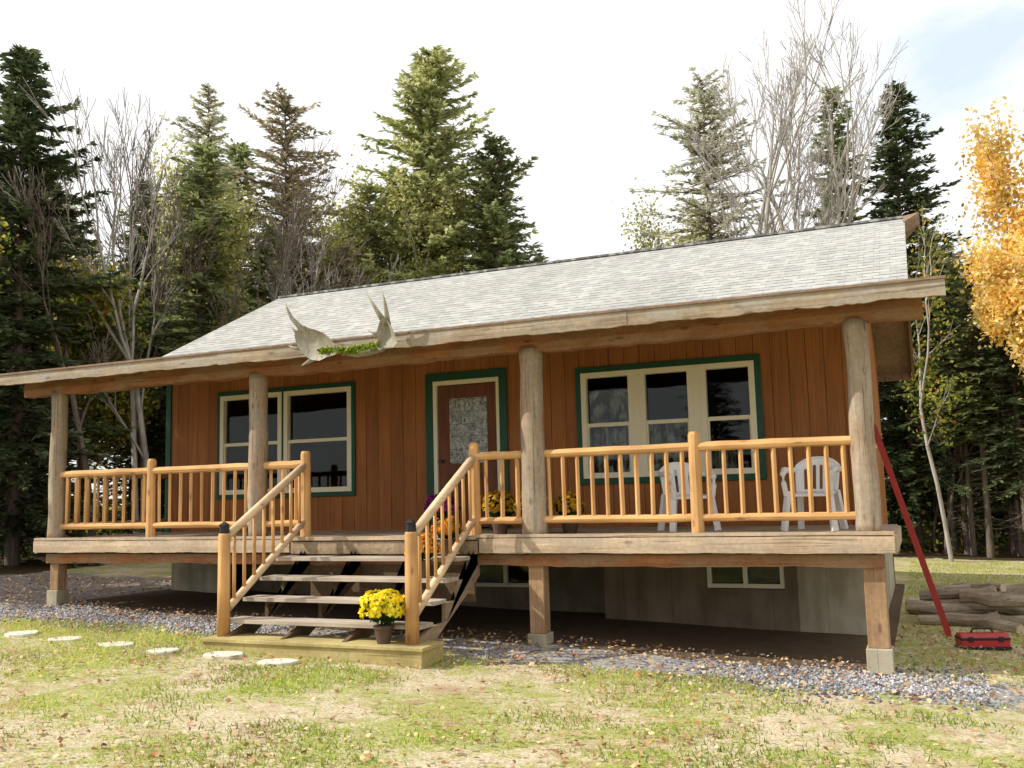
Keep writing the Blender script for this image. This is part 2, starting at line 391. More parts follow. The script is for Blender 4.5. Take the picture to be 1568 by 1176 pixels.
for a,b in zip(nodes[:-1],nodes[1:]):
    if a is None or b is None:continue
    ra=.1 if a in PX else .05;rb=.1 if b in PX else .05
    for z,r in((RT-.045,.047),(DK+.17,.04)):
        mb.tube([(a+ra-.02+(b-a-ra-rb+.04)*t/6,random.uniform(-.004,.004),z+random.uniform(-.004,.004)) for t in range(7)],[r*random.uniform(.94,1.06) for _ in range(7)],M_railx,8,.02)
    L=b-a-ra-rb;k=max(2,round(L/.168))
    for j in range(k):
        x=a+ra+L*(j+.5)/k
        dx=random.uniform(-.01,.01);mb.tube([(x,0,DK+.17),(x+dx,0,RT-.05)],[random.uniform(.022,.028)]*2,M_railz,4,.03)
for x in(-8.72,-6.31,-4.06,-1.60):
    mb.tube([(x,0,DK-.0),(x,0,DK+.5),(x,0,2.30),(x,0,2.33)],[.066,.063,.06,.045],M_railz,10,.012)
mb.obj('porch_railing',cabin,0.004)
mb=MB()
for X in(PX[0],PX[3]):
    for z,r in((RT-.045,.045),(DK+.17,.04)):mb.tube([(X,.1,z),(X,D,z)],[r,r],M_raily,8,.02)
    for j in range(11):
        y=.2+j*.168;mb.tube([(X,y,DK+.17),(X,y,RT-.05)],[.02,.02],M_railz,6,.03)
mb.obj('side_railing',cabin,0,True)
mb=MB()
SX0,SX1=-6.31,-4.06
for k in range(4):
    z=.335+.193*(k+1);yc=-1.42+.284*(k+.55)
    for q in(-1,1):mb.box(SX0-.02,SX1+.06,yc+q*.07-.066,yc+q*.07+.066,z-.04,z,M_tread)
for x in(SX0+.06,-5.55,-4.82,SX1+.0):
    pts=[(x,-1.62,.2),(x,-1.35,.2),(x,-.02,.88),(x,-.02,1.26)]
    saw=[]
    for k in range(4,0,-1):
        z=.335+.193*k-.041;yb=-1.42+.284*(k+.55)+.14;yf=yb-.28
        saw+=[(x,yb,z),(x,yf,z)]
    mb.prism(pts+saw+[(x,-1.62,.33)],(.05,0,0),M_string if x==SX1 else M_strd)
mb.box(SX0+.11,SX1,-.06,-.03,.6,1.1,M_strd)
mb.obj('stair_treads',cabin,.004)
mb=MB()
mb.box(-6.42,-3.86,-1.63,-1.59,.12,.33,M_plat);mb.box(-3.90,-3.86,-1.585,-1.2,.12,.33,M_plat);mb.box(-6.42,-6.38,-1.585,-1.2,.12,.33,M_plat)
for q in range(3):mb.box(-6.44,-3.84,-1.65+q*.15,-1.65+q*.15+.145,.331,.365,M_plat)
mb.obj('stair_base',cabin,.004)
mb=MB()
for x in(SX0,SX1):
    mb.tube([(x,-1.44,.36),(x,-1.44,.9),(x,-1.44,1.40),(x,-1.44,1.42)],[.068,.064,.062,.055],M_railz,10,.012)
    def lr(y):return 2.2+(y/1.44)*.85
    mb.tube([(x,-1.47,lr(-1.44)+.0),(x,-.7,lr(-.7)),(x,-.03,lr(-.03)-.02)],[.045,.045,.045],M_raily,8,.02)
    mb.tube([(x,-1.4,.62),(x,-.03,1.50)],[.04,.04],M_raily,8,.02)
    for j in range(8):
        y=-1.28+j*.165;zb=.62+(y+1.4)/1.37*.88
        mb.tube([(x,y,zb),(x,y,lr(y))],[.02,.02],M_railz,6,.03)
mb.obj('stair_railing',cabin,0,True)
mb=MB()
for x in(SX0,SX1):
    mb.tube([(x,-1.44,1.42),(x,-1.44,1.50),(x,-1.44,1.505),(x,-1.44,1.54)],[.055,.05,.065,.01],M_black,8)
mb.obj('newel_post_caps',cabin)
mb=MB()
EY,EZ=-.47,3.555
def slab(x0,x1,ya,za,yb,zb,t,m,px=0):
    mb.add([(x0,ya,za),(x1,ya,za),(x1+px,yb,zb),(x0-px,yb,zb),(x0,ya,za-t),(x1,ya,za-t),(x1+px,yb,zb-t),(x0-px,yb,zb-t)],[(0,1,2,3),(7,6,5,4),(0,4,5,1),(1,5,6,2),(2,6,7,3),(3,7,4,0)],m)
slab(-11.15,.77,EY-.02,EZ,KY,KZ,.015,M_shing)
slab(-10.62,.50,KY-.02,KZ+.002,RY,RZ,.02,M_shing,0.02)
slab(-10.62,.50,8.9,RZ-(8.9-RY)*.5,RY,RZ,.02,M_shing,0.02)
mb.obj('shingle_roof',cabin)
mb=MB()
slab(-11.13,.75,EY+.02,EZ-.018,KY,KZ-.018,.03,M_ceil)
for i in range(19):
    x=-11.1+i*.655
    mb.add([(x,EY+.03,EZ-.05),(x+.05,EY+.03,EZ-.05),(x+.05,D-.01,KZ-.05),(x,D-.01,KZ-.05),(x,EY+.03,EZ-.13),(x+.05,EY+.03,EZ-.13),(x+.05,D-.01,KZ-.15),(x,D-.01,KZ-.15)],[(0,1,2,3),(7,6,5,4),(0,4,5,1),(1,5,6,2),(2,6,7,3),(3,7,4,0)],M_ceil)
slab(-10.58,.46,KY+.03,KZ-.02,RY,RZ-.022,.03,M_rake);slab(-10.58,.46,8.85,RZ-(8.85-RY)*.5-.022,RY,RZ-.022,.03,M_rake)
mb.obj('roof_deck_and_rafters',cabin)
mb=MB()
for x0,x1 in((.462,.505),(-10.625,-10.582)):
    for ya,za,yb,zb in((KY+.02,KZ-.02,RY,RZ-.02),(8.88,RZ-(8.88-RY)*.5-.02,RY,RZ-.02)):
        slab(x0,x1,ya,za,yb,zb,.16,M_rake)
for x0,x1 in((.735,.775),(-11.155,-11.115)):slab(x0,x1,EY+.0,EZ-.016,KY,KZ-.016,.13,M_rake)
for x0,x1 in((.5,.72),):
    mb.add([(x0,RY-.3,RZ-.14),(x0,RY,RZ+.03),(x0,RY+.3,RZ-.14),(x1,RY-.02,RZ+.05),(x1,RY+.02,RZ+.05),(x0,RY-.25,RZ-.30),(x0,RY+.25,RZ-.3),(x1,RY,RZ-.12)],[(0,1,3),(1,2,4),(1,4,3),(0,3,7,5),(2,6,7,4),(3,4,7),(5,7,6),(0,5,6,2,1)],M_rake)
mb.box(-10.6,.45,8.86,8.9,3.6,3.8,M_rake)
mb.box(-10.62,.5,RY-.07,RY+.07,RZ-.015,RZ+.018,M_shing)
mb.obj('rake_boards',cabin)
mbx=MB()
rough_board(-11.17,-7.2,EY,.04,3.40,3.545,M_fascia,.010,70,.003,11)
rough_board(-7.22,-2.1,EY-.004,.042,3.39,3.54,M_fascia,.011,80,.003,12)
rough_board(-2.12,.79,EY,.04,3.39,3.545,M_fascia,.014,60,.003,13)
mbx.box(-11.18,.8,EY-.06,EY-.02,3.535,3.558,M_rake)
rough_board(-11.0,.6,.09,.17,3.285,3.47,M_beam,.022,160,.005,14)
mbx.obj('eave_fascia_and_beam',cabin)
# ============================================================ PROPS
def chair(name,loc,rot):
    e=empty(name,loc);e.rotation_euler=(0,0,rot);e.scale=(.94,.94,.94);mb=MB()
    n=8;vs=[];fs=[]
    for i in range(n+1):
        for j in range(n+1):
            x=(i/n-.5)*.46*(1-.12*j/n);y=(j/n-.5)*.44;z=.43-.02*sin(pi*j/n)*cos((i/n-.5)*2)-.03*(1-j/n)**4
            vs.append((x,y,z))
    k=len(vs);vs+=[(a,b,c-.03) for a,b,c in vs]
    for i in range(n):
        for j in range(n):
            a=i*(n+1)+j;fs+=[(a,a+n+1,a+n+2,a+1),(k+a,k+a+1,k+a+n+2,k+a+n+1)]
            if i==0:fs.append((a,a+1,k+a+1,k+a))
            if i==n-1:fs.append((a+n+1,k+a+n+1,k+a+n+2,a+n+2))
            if j==0:fs.append((a,k+a,k+a+n+1,a+n+1))
    mb.add(vs,fs,M_white)
    for sx in(-1,1):
        mb.beam((sx*.22,-.21,.43),(sx*.27,-.27,0),.07,.05,M_white);mb.beam((sx*.2,.2,.43),(sx*.24,.3,0),.07,.05,M_white)
        mb.tube([(sx*.235,-.235,.38),(sx*.25,-.26,.52),(sx*.262,-.23,.62),(sx*.272,-.14,.665),(sx*.272,0,.665),(sx*.26,.14,.66),(sx*.235,.25,.68)],[.03,.03,.034,.038,.036,.032,.03],M_white,8)
    W=.235;nx,nzz=24,14;vs=[]
    def bp(u,v):
        x=(u-.5)*2*W*(.92+.08*v);top=.80-.09*abs((u-.5)*2)**2.6
        z=.42+(top-.42)*v;y=.20+.085*v-.05*((u-.5)*2)**2
        return(x,y,z)
    for i in range(nx+1):
        for j in range(nzz+1):vs.append(bp(i/nx,j/nzz))
    fs=[]
    for i in range(nx):
        for j in range(nzz):
            slot=(i in(4,5,9,10,13,14,18,19)) and (1<=j<=(10 if i in(9,10,13,14) else 9))
            if not slot:a=i*(nzz+1)+j;fs.append((a,a+nzz+1,a+nzz+2,a+1))
    mb2=MB();mb2.add(vs,fs,M_white);o=mb2.obj('chair_back',e);sm=o.modifiers.new('s','SOLIDIFY');sm.thickness=.014;sm.offset=0
    mb.tube([(p[0],p[1]-.004,p[2]) for p in [bp(0,t/6) for t in range(6)]+[bp(t/14,1) for t in range(15)]+[bp(1,1-t/6) for t in range(1,7)]],[.018]*27,M_white,8)
    mb.obj('chair_shell',e,.003,False)
chair('plastic_chair',(-1.92,.95,DK),.55);chair('plastic_chair',(-.56,.85,DK),-.15)
lad=empty('ladder',(0,0,0));mb=MB()
for y in(2.4,2.82):mb.beam((.66,y,-.02),(.0,y,2.45),.03,.06,M_red,(1,0,0))
for k in range(9):
    t=(k+.6)/9.2;x=.66-.66*t;z=2.46*t;mb.tube([(x,2.4,z),(x,2.82,z)],[.014,.014],M_white,8)
mb.obj('stiles_and_rungs',lad)
M_bark=wood('log_bark',(.24,.19,.13),(.42,.35,.27),'X',14,knots=0,bs=.8,crack=.8);M_cut=plain('cut_wood_end',(.5,.4,.27),.8)
wp=empty('log_pile');mb=MB();rr=random.Random(3)
for lay in range(3):
    for k in range(7-lay):
        x=.15+rr.uniform(0,.8);y=3.4+k*.24+lay*.12;z=.09+lay*.13;L=rr.uniform(.5,1.2)
        r=rr.uniform(.05,.10);a=rr.uniform(-.8,.6);p=Vector((x,y,z));d=Vector((cos(a),sin(a),rr.uniform(-.10,.10)))
        mb.tube([p+d*L*q/5+Vector((0,0,rr.uniform(-.02,.02))) for q in range(6)],[r*rr.uniform(.85,1.1) for _ in range(6)],M_bark,9,.08)
        for q in(0,1):mb.tube([p+d*(L*q+(-.006 if q==0 else .001)),p+d*(L*q+(-.001 if q==0 else .006))],[r*.85,r*.85],M_cut,9)
mb.obj('logs',wp)
tb=empty('red_toolbox',(.95,1.75,0.0));mb=MB();tb.rotation_euler=(0,0,.3)
M_redp=plain('red_toolbox_paint',(.4,.03,.035),.35)
mb.box(-.25,.25,-.11,.11,.015,.05,M_black);mb.box(-.24,.24,-.105,.105,.05,.115,M_redp);mb.box(-.245,.245,-.11,.11,.118,.14,M_black)
mb.prism([(-.24,-.1,.141),(-.24,.1,.141),(-.24,.05,.18),(-.24,-.05,.18)],(.48,0,0),M_redp)
mb.tube([(-.11,0,.18),(-.09,0,.225),(.09,0,.225),(.11,0,.18)],[.013]*4,M_black,6)
for x in(-.15,.15):mb.box(x-.025,x+.025,-.118,-.108,.10,.155,M_black)
mb.obj('toolbox_body',tb,.006)
M_ant=wood('weathered_antler',(.24,.22,.17),(.42,.39,.32),'Z',9,knots=.4,bs=.4,crack=.5)
an=empty('moose_antlers',(0,0,0))
YA=-.62
def P3(u,v,y):
    return(-5.99+(u-460)*.0087,y,3.955-(v-470)*.0081)
mb=MB()
def tine(pts,rs):
    mb.tube([P3(*p) for p in pts],rs,M_ant,9,.03,True,.7)
def palm(out,cen,bend):
    c=Vector(P3(cen[0],cen[1],YA));n=len(out);rings=6;vs=[];th=.03
    for side in(-1,1):
        for k in range(rings+1):
            t=k/rings
            for u,v in out:
                q=Vector(P3(u,v,YA));p=c.lerp(q,t);p.y=YA-bend*t*t+side*th*(1-t**3)*.5-.0;vs.append(tuple(p))
    fs=[];o2=(rings+1)*n
    for sd,o in((0,0),(1,o2)):
        for k in range(rings):
            for j in range(n):
                a=o+k*n+j;b=o+k*n+(j+1)%n;f=(a,b,b+n,a+n);fs.append(f if sd else f[::-1])
    mb.add(vs,fs,M_ant)
palm([(472,503),(481,501),(489,505),(500,509),(511,514),(520,522),(528,532),(534,541),(527,546),(515,548),(504,552),(492,550),(484,545),(477,538),(471,531),(467,522),(465,512)],(496,527),.10)
tine([(480,510,-.64),(470,500,-.68),(461,488,-.72),(455,474,-.74),(453,466,-.74)],[.05,.034,.025,.016,.005])
tine([(472,515,-.66),(466,508,-.70),(461,501,-.73)],[.035,.022,.005])
tine([(474,530,-.66),(465,531,-.70),(457,527,-.73)],[.035,.022,.005])
tine([(490,547,-.66),(482,552,-.68),(475,556,-.70)],[.035,.022,.006])
palm([(594,503),(601,501),(606,508),(611,517),(615,527),(618,537),(612,543),(602,542),(592,545),(586,540),(590,531),(588,521),(591,511)],(602,524),.08)
tine([(600,510,-.64),(602,497,-.68),(602,484,-.71),(599,465,-.73)],[.045,.03,.02,.005])
tine([(597,507,-.64),(590,494,-.68),(584,482,-.70),(576,467,-.72)],[.04,.028,.018,.005])
tine([(592,522,-.64),(584,521,-.68),(576,517,-.70)],[.03,.02,.005])
mb.tube([P3(530,541,-.6),P3(550,544,-.56),P3(566,542,-.55),P3(590,541,-.6)],[.035,.04,.045,.035],M_ant,10,.05)
mb.obj('antler_pair',an,0,True)
def cluster(center,radii,n,size,rng,hollow=.6):
    d=rng.normal(size=(n,3));d/=np.linalg.norm(d,axis=1)[:,None]
    r=(hollow+(1-hollow)*rng.rand(n))[:,None]
    return np.array(center)+d*r*np.array(radii),d
def leafquads(C,size,rng,nrm=None,aspect=.7):
    n=len(C);a=rng.normal(size=(n,3));
    if nrm is not None:a=a-.85*nrm*np.sum(a*nrm,axis=1)[:,None]
    a/=np.linalg.norm(a,axis=1)[:,None];b=np.cross(a,rng.normal(size=(n,3)) if nrm is None else nrm+.4*rng.normal(size=(n,3)))
    b/=np.linalg.norm(b,axis=1)[:,None];s=(size*(.6+.8*rng.rand(n)))[:,None]
    V=np.stack([C-a*s*.5,C+b*s*.5*aspect,C+a*s*.5,C-b*s*.5*aspect],1).reshape(-1,3)
    return V,np.arange(4*n).reshape(-1,4)
rng=np.random.RandomState(3)
L_moss=leafmat('garland_green',[(0,(.07,.13,.01)),(1,(.32,.40,.05))],.2)
C=np.array([P3(500+92*t,541-8*abs(t-.5)+rng.randn()*2.,-.68+rng.randn()*.02) for t in rng.rand(500)])
V,F=leafquads(C,.05,rng);addobj('garland',npmesh('garland',V,F,[L_moss],rng.rand(len(F))),parent=an)
L_leafg=leafmat('mum_leaf',[(0,(.03,.07,.015)),(1,(.08,.16,.03))],.2)
M_pot=plain('plant_pot',(.10,.065,.045),.6)
def mum(loc,r,stops,pot=.1,nf=900):
    e=empty('potted_chrysanthemum',loc);mb=MB()
    mb.tube([(0,0,0),(0,0,.14),(0,0,.142),(0,0,.17)],[pot*.7,pot,pot*1.12,pot*1.12],M_pot,16);mb.obj('pot',e,0)
    rng=np.random.RandomState(int(abs(loc[0])*100))
    c=(0,0,.17+r*.75)
    C,d=cluster(c,(r*.92,r*.92,r*.7),900,.05,rng,.5);V,F=leafquads(C,.05,rng)
    addobj('leaves',npmesh('leaves',V,F,[L_leafg],rng.rand(len(F))),parent=e)
    C,d=cluster(c,(r,r,r*.8),nf,.05,rng,.84);k=(d[:,2]>-.35);C,d=C[k],d[k]
    C=C*(1+.0)+d*(.02*np.sin(C[:,:1]*40)+.015*np.sin(C[:,2:]*45+1))
    V1,F1=leafquads(C,.045,rng,d,1.);V2,F2=leafquads(C+d*.004,.038,rng,d,1.)
    V=np.vstack([V1,V2]);F=np.vstack([F1,F2+len(V1)]);t=np.tile(rng.rand(len(C)),2)
    addobj('flowers',npmesh('flowers',V,F,[leafmat('mum_flower',stops,.25,False)],t),parent=e)
yel=[(0,(.78,.55,.01)),(1,(.95,.88,.08))];ora=[(0,(.65,.18,.02)),(1,(.85,.42,.03))];pur=[(0,(.25,.02,.18)),(1,(.45,.05,.35))];mix_=[(0,(.5,.25,.02)),(1,(.75,.55,.05))]
mum((-4.36,-1.47,.365),.22,yel,.09,1100)
mum((-4.33,-.72,.92),.17,ora,.09,600);mum((-4.25,-.3,1.11),.15,ora,.08,500)
mum((-3.95,.42,DK),.2,mix_,.1,600);mum((-3.55,.4,DK),.2,yel,.1,600);mum((-3.12,.45,DK),.17,mix_,.1,500);mum((-4.95,.9,DK),.2,pur,.1,700);mum((-4.55,1.6,DK),.2,ora,.1,700)
mb=MB()
for x,y in((-5.2,-1.98),(-5.93,-1.9),(-6.6,-2.0),(-7.3,-1.92),(-8.05,-1.9),(-8.78,-1.83),(-9.5,-1.8),(-10.3,-1.75)):
    g=float(gz(x,y));n=8;w=random.uniform(.17,.21);h=random.uniform(.13,.17);ph=random.random()
    pts=[(x+w*cos(2*pi*k/n+ph)*random.uniform(.85,1.2),y+h*sin(2*pi*k/n+ph)*random.uniform(.85,1.2),g-.03) for k in range(n)]
    mb.prism(pts,(0,0,.058),M_stone)
mb.obj('stepping_stone_path',None,.008)
# ============================================================ GROUND
def groundmat():
    m,nt,out=newmat('ground_grass_and_dirt');v=N(nt,'ShaderNodeNewGeometry').outputs['Position']
    sep=N(nt,'ShaderNodeSeparateXYZ');nt.links.new(v,sep.inputs[0]);X,Y=sep.outputs[0],sep.outputs[1]
    n1=noise(nt,v,.9,5,.6);n2=noise(nt,v,7,6,.7);n3=noise(nt,v,45,4,.7);n4=noise(nt,v,2.6,5,.65)
    grass=ramp(nt,n3,[(.3,(.15,.18,.035)),(.7,(.50,.50,.17))])
    straw=ramp(nt,n3,[(.28,(.27,.20,.13)),(.5,(.56,.47,.33)),(.75,(.80,.72,.54))])
    leaf=ramp(nt,n2,[(.3,(.26,.16,.10)),(.7,(.56,.38,.24))])
    c=mix(nt,ramp(nt,mth(nt,'ADD',mth(nt,'MULTIPLY',n1,.5),mth(nt,'MULTIPLY',n2,.5)),[(.43,(0,0,0)),(.55,(1,1,1))]),straw,grass)
    c=mix(nt,ramp(nt,n4,[(.53,(0,0,0)),(.67,(.8,.8,.8))]),c,leaf)
    gv=N(nt,'ShaderNodeTexVoronoi');gv.inputs['Scale'].default_value=32;nt.links.new(v,gv.inputs['Vector'])
    bw=N(nt,'ShaderNodeRGBToBW');nt.links.new(gv.outputs['Color'],bw.inputs[0])
    grav=ramp(nt,bw.outputs[0],[(.1,(.13,.13,.14)),(.9,(.45,.45,.48))])
    yn=mth(nt,'ADD',Y,mth(nt,'MULTIPLY',mth(nt,'SUBTRACT',n4,.5),1.6))
    a=mth(nt,'MULTIPLY',mth(nt,'GREATER_THAN',yn,-1.0),mth(nt,'LESS_THAN',yn,.05))
    a=mth(nt,'MULTIPLY',a,mth(nt,'GREATER_THAN',n2,.45))
    c=mix(nt,a,c,grav)
    dl=mth(nt,'MULTIPLY',mth(nt,'MULTIPLY',mth(nt,'GREATER_THAN',yn,-.2),mth(nt,'LESS_THAN',yn,3.4)),mth(nt,'LESS_THAN',X,-9.0))
    c=mix(nt,dl,c,mix(nt,n4,grav,(.2,.15,.1)))
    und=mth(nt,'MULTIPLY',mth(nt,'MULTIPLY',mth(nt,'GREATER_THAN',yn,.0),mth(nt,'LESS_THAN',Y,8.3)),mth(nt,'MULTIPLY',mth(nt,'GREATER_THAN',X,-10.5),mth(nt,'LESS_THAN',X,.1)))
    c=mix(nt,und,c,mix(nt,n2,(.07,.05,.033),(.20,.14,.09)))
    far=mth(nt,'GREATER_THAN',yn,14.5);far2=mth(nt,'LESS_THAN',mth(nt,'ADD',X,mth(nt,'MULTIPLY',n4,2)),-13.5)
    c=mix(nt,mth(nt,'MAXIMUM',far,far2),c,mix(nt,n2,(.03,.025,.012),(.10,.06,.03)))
    bsdf(nt,out,c,.95,bump(nt,n3,.6,.03),.1);return m
xs=np.concatenate([np.linspace(-400,-30,12),np.linspace(-28,20,97),np.linspace(24,400,12)])
ys=np.concatenate([np.linspace(-400,-16,10),np.linspace(-14,26,81),np.linspace(30,400,12)])
XX,YY=np.meshgrid(xs,ys);rng=np.random.RandomState(5)
ZZ=gz(XX,YY)+.02*np.sin(XX*1.3+YY*.7)*np.sin(YY*1.1-XX*.4)
V=np.stack([XX,YY,ZZ],-1).reshape(-1,3);w=len(xs)
F=[(j*w+i,j*w+i+1,(j+1)*w+i+1,(j+1)*w+i) for j in range(len(ys)-1) for i in range(w-1)]
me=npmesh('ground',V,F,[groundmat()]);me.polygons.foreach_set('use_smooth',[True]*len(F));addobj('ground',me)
def gzz(x,y):return gz(x,y)+.02*np.sin(x*1.3+y*.7)*np.sin(y*1.1-x*.4)
def nz(x,y,s,seed=0):
    r=np.random.RandomState(seed);o=np.zeros_like(x)
    for k in range(7):
        a=r.rand()*6.28;f=s*(.6+1.6*r.rand());o+=np.sin((x*cos(a)+y*sin(a))*f+r.rand()*6.28)
    return o/7**.5
L_grass=leafmat('grass_blades',[(0,(.20,.28,.035)),(.5,(.44,.52,.10)),(.8,(.66,.62,.22)),(1,(.74,.66,.38))],.35)
n=210000;x=rng.uniform(-14,5,n);y=-.9-7.2*rng.rand(n)**1.15
den=nz(x,y,1.6,1)+.6*nz(x,y,5,2)+.45*rng.randn(n);k=(den>.12);x,y=x[k],y[k]
x2=rng.uniform(-.1,6,30000);y2=rng.uniform(-.2,14,30000);k=(nz(x2,y2,1.5,4)>-.3)&(x2>.15);x=np.concatenate([x,x2[k]]);y=np.concatenate([y,y2[k]])
n=len(x);h=.018+.042*rng.rand(n)**1.5;a=rng.rand(n)*6.28;wd=.004+.004*rng.rand(n);z=gzz(x,y)-.004
ln=rng.normal(size=(n,2))*.5
V=np.stack([np.stack([x-np.cos(a)*wd,y-np.sin(a)*wd,z],1),np.stack([x+np.cos(a)*wd,y+np.sin(a)*wd,z],1),np.stack([x+ln[:,0]*h,y+ln[:,1]*h,z+h],1)],1).reshape(-1,3)
addobj('grass',npmesh('grass',V,np.arange(3*n).reshape(-1,3),[L_grass],np.clip(rng.rand(n)*.7+.3*(nz(x,y,.8,9)+.4),0,1)))
L_fall=leafmat('fallen_leaf',[(0,(.24,.11,.06)),(.35,(.44,.27,.15)),(.65,(.58,.43,.26)),(.85,(.70,.56,.32)),(.95,(.5,.15,.08)),(1,(.75,.65,.5))],.1,False)
n=44000;x=rng.uniform(-14,7,n);y=rng.uniform(-8.3,3,n);k=((nz(x,y,1.1,21)+.9*rng.randn(n)>.2)|((y>-1.3)&(rng.rand(n)<.7)))&~((y>.5)&(x<.1)&(x>-10.4));x,y=x[k],y[k];n=len(x)
C=np.stack([x,y,gzz(x,y)+.014+.018*rng.rand(n)],1);up=np.tile(np.array([[0,0,1.]]),(n,1))
V,F=leafquads(C,.040,rng,up,.8);V[:,2]+=rng.rand(len(V))*.012;addobj('fallen_leaves',npmesh('fallen_leaves',V,F,[L_fall],rng.rand(n)))
M_gr=leafmat('gravel_stone',[(0,(.10,.10,.11)),(.6,(.30,.30,.33)),(1,(.52,.52,.55))],0)
n=20000;x=rng.uniform(-13,.9,n);y=-.5+.36*rng.randn(n)+.15*np.sin(x*1.7);k=(nz(x,y,1.3,31)+.5*rng.randn(n)>-.3)&~((x>-6.45)&(x<-3.8)&(y>-1.7));x,y=x[k],y[k];n=len(x)
s=(.010+.016*rng.rand(n))[:,None];c=np.stack([x,y,gzz(x,y)+.004],1)
dirs=np.array([(1,0,0),(0,1,0),(-1,0,0),(0,-1,0),(0,0,.8),(0,0,-.8)])
V=(c[:,None,:]+dirs[None]*s[:,None,:]*(.6+.7*rng.rand(n,6,1))).reshape(-1,3)
f=np.array([(0,1,4),(1,2,4),(2,3,4),(3,0,4),(1,0,5),(2,1,5),(3,2,5),(0,3,5)])
F=(np.arange(n)[:,None,None]*6+f[None]).reshape(-1,3);addobj('gravel',npmesh('gravel',V,F,[M_gr],np.repeat(rng.rand(n),8)))
# ============================================================ TREES
M_trunk=wood('conifer_bark',(.09,.07,.055),(.24,.19,.155),'Z',10,knots=0,bs=.8)
M_birch=wood('pale_bark',(.30,.27,.24),(.52,.49,.45),'Z',8,knots=.3,bs=.4)
def segs_mesh(segs,n=5):
    P0=np.array([s[0] for s in segs]);P1=np.array([s[1] for s in segs]);R0=np.array([s[2] for s in segs]);R1=np.array([s[3] for s in segs])
    d=P1-P0;d/=np.linalg.norm(d,axis=1)[:,None]+1e-9
    ref=np.where(np.abs(d[:,2:3])>.9,np.array([[1.,0,0]]),np.array([[0,0,1.]]));a=np.cross(d,ref);a/=np.linalg.norm(a,axis=1)[:,None];b=np.cross(d,a)
    t=np.arange(n)*2*pi/n;ring=a[:,None]*np.cos(t)[None,:,None]+b[:,None]*np.sin(t)[None,:,None]
    V=np.concatenate([P0[:,None]+ring*R0[:,None,None],P1[:,None]+ring*R1[:,None,None]],1).reshape(-1,3)
    j=np.arange(n);f=np.stack([j,(j+1)%n,n+(j+1)%n,n+j],1);F=(np.arange(len(segs))[:,None,None]*2*n+f[None]).reshape(-1,4)
    return V,F
def conifer(name,seed,H,R,mat,dens=34,base=.06,spr=1.,power=.8,bare=0.,droop=.25,tr=.14,trunkm=None,clump=.35,sides=(-1,0,1),step=.085):
    rng=np.random.RandomState(seed);segs=[];k=10
    lean=rng.randn(2)*.012*H
    ctr=lambda z:np.array([lean[0]*(z/H)**2,lean[1]*(z/H)**2,z])
    for i in range(k):
        z0,z1=H*i/k,H*(i+1)/k;segs.append((ctr(z0),ctr(z1),tr*(1-z0/H)+.012,tr*(1-z1/H)+.012))
    nb=int(dens*H);QP=[];QO=[];QL=[]
    ph=rng.rand(4)*6.28
    if base>.2:
        for i in range(int(H*5)):
            z=H*base*rng.uniform(.25,1);az=rng.rand()*6.28;L=rng.uniform(.3,1.1);p=ctr(z);segs.append((p,p+np.array([cos(az)*L,sin(az)*L,-.15*L+.1*rng.randn()]),.014,.004))
    for i in range(nb):
        t=(i+rng.rand())/nb;z=H*(base+(1-base)*t);az=i*2.39996+rng.randn()*.5
        lump=1+clump*sin(3*az+ph[0]+z*1.1)*sin(z*2.1+ph[1])+.3*clump*sin(z*7+az)+.3*clump*cos(az-ph[2])
        L=R*((1-t)**power*(1-.25*max(0,.25-t)/.25))*(.45+.72*rng.rand()**.8)*lump+.12
        o=np.array([cos(az),sin(az),0])
        if rng.rand()<bare:
            p=ctr(z);q=p+o*L*.7+np.array([0,0,-.1*L]);segs.append((p,q,.018,.006));continue
        el=-.25+.85*t+rng.randn()*.14;sd=np.array([-sin(az),cos(az),0])
        K=int(L/step)+3;s=np.linspace(.12,1,K)
        zz=tan(el)*s*L*.8-droop*s**1.5*L+.12*droop*L*s**4*3
        P=ctr(z)+o*(s*L)[:,None];P[:,2]+=zz
        P+=rng.randn(K,3)*.025
        segs.append((ctr(z),P[K//2],.02+.006*L,.012));segs.append((P[K//2],P[-1],.012,.004))
        for sgn in sides:
            QP.append(P);QO.append(np.tile(o*(.75 if sgn else 1.)+sd*sgn*.8,(K,1))+rng.randn(K,3)*.26+np.array([0,0,-.15+.25*t]))
            QL.append((.12+.20*(1-s)*min(1,L)+.05)*spr)
    P=np.vstack(QP);O=np.vstack(QO);O/=np.linalg.norm(O,axis=1)[:,None];Ln=np.concatenate(QL)*(.7+.6*rng.rand(len(P)))
    w=np.cross(O,rng.randn(len(P),3)*.6+np.array([0,0,1.]));w/=np.linalg.norm(w,axis=1)[:,None];W=(.030*spr+.02*rng.rand(len(P)))[:,None]
    Lc=Ln[:,None];V=np.stack([P-O*Lc*.1,P+O*Lc*.45+w*W,P+O*Lc,P+O*Lc*.45-w*W],1).reshape(-1,3);F=np.arange(len(V)).reshape(-1,4)
    V2,F2=segs_mesh(segs)
    tint=np.clip(rng.rand(len(F))*.7+.3*rng.rand(len(F))**3,0,1)
    return npmesh(name,np.vstack([V2,V]),np.vstack([F2,F+len(V2)]),[mat,trunkm or M_trunk],np.concatenate([np.zeros(len(F2)),tint]),[1]*len(F2)+[0]*len(F))
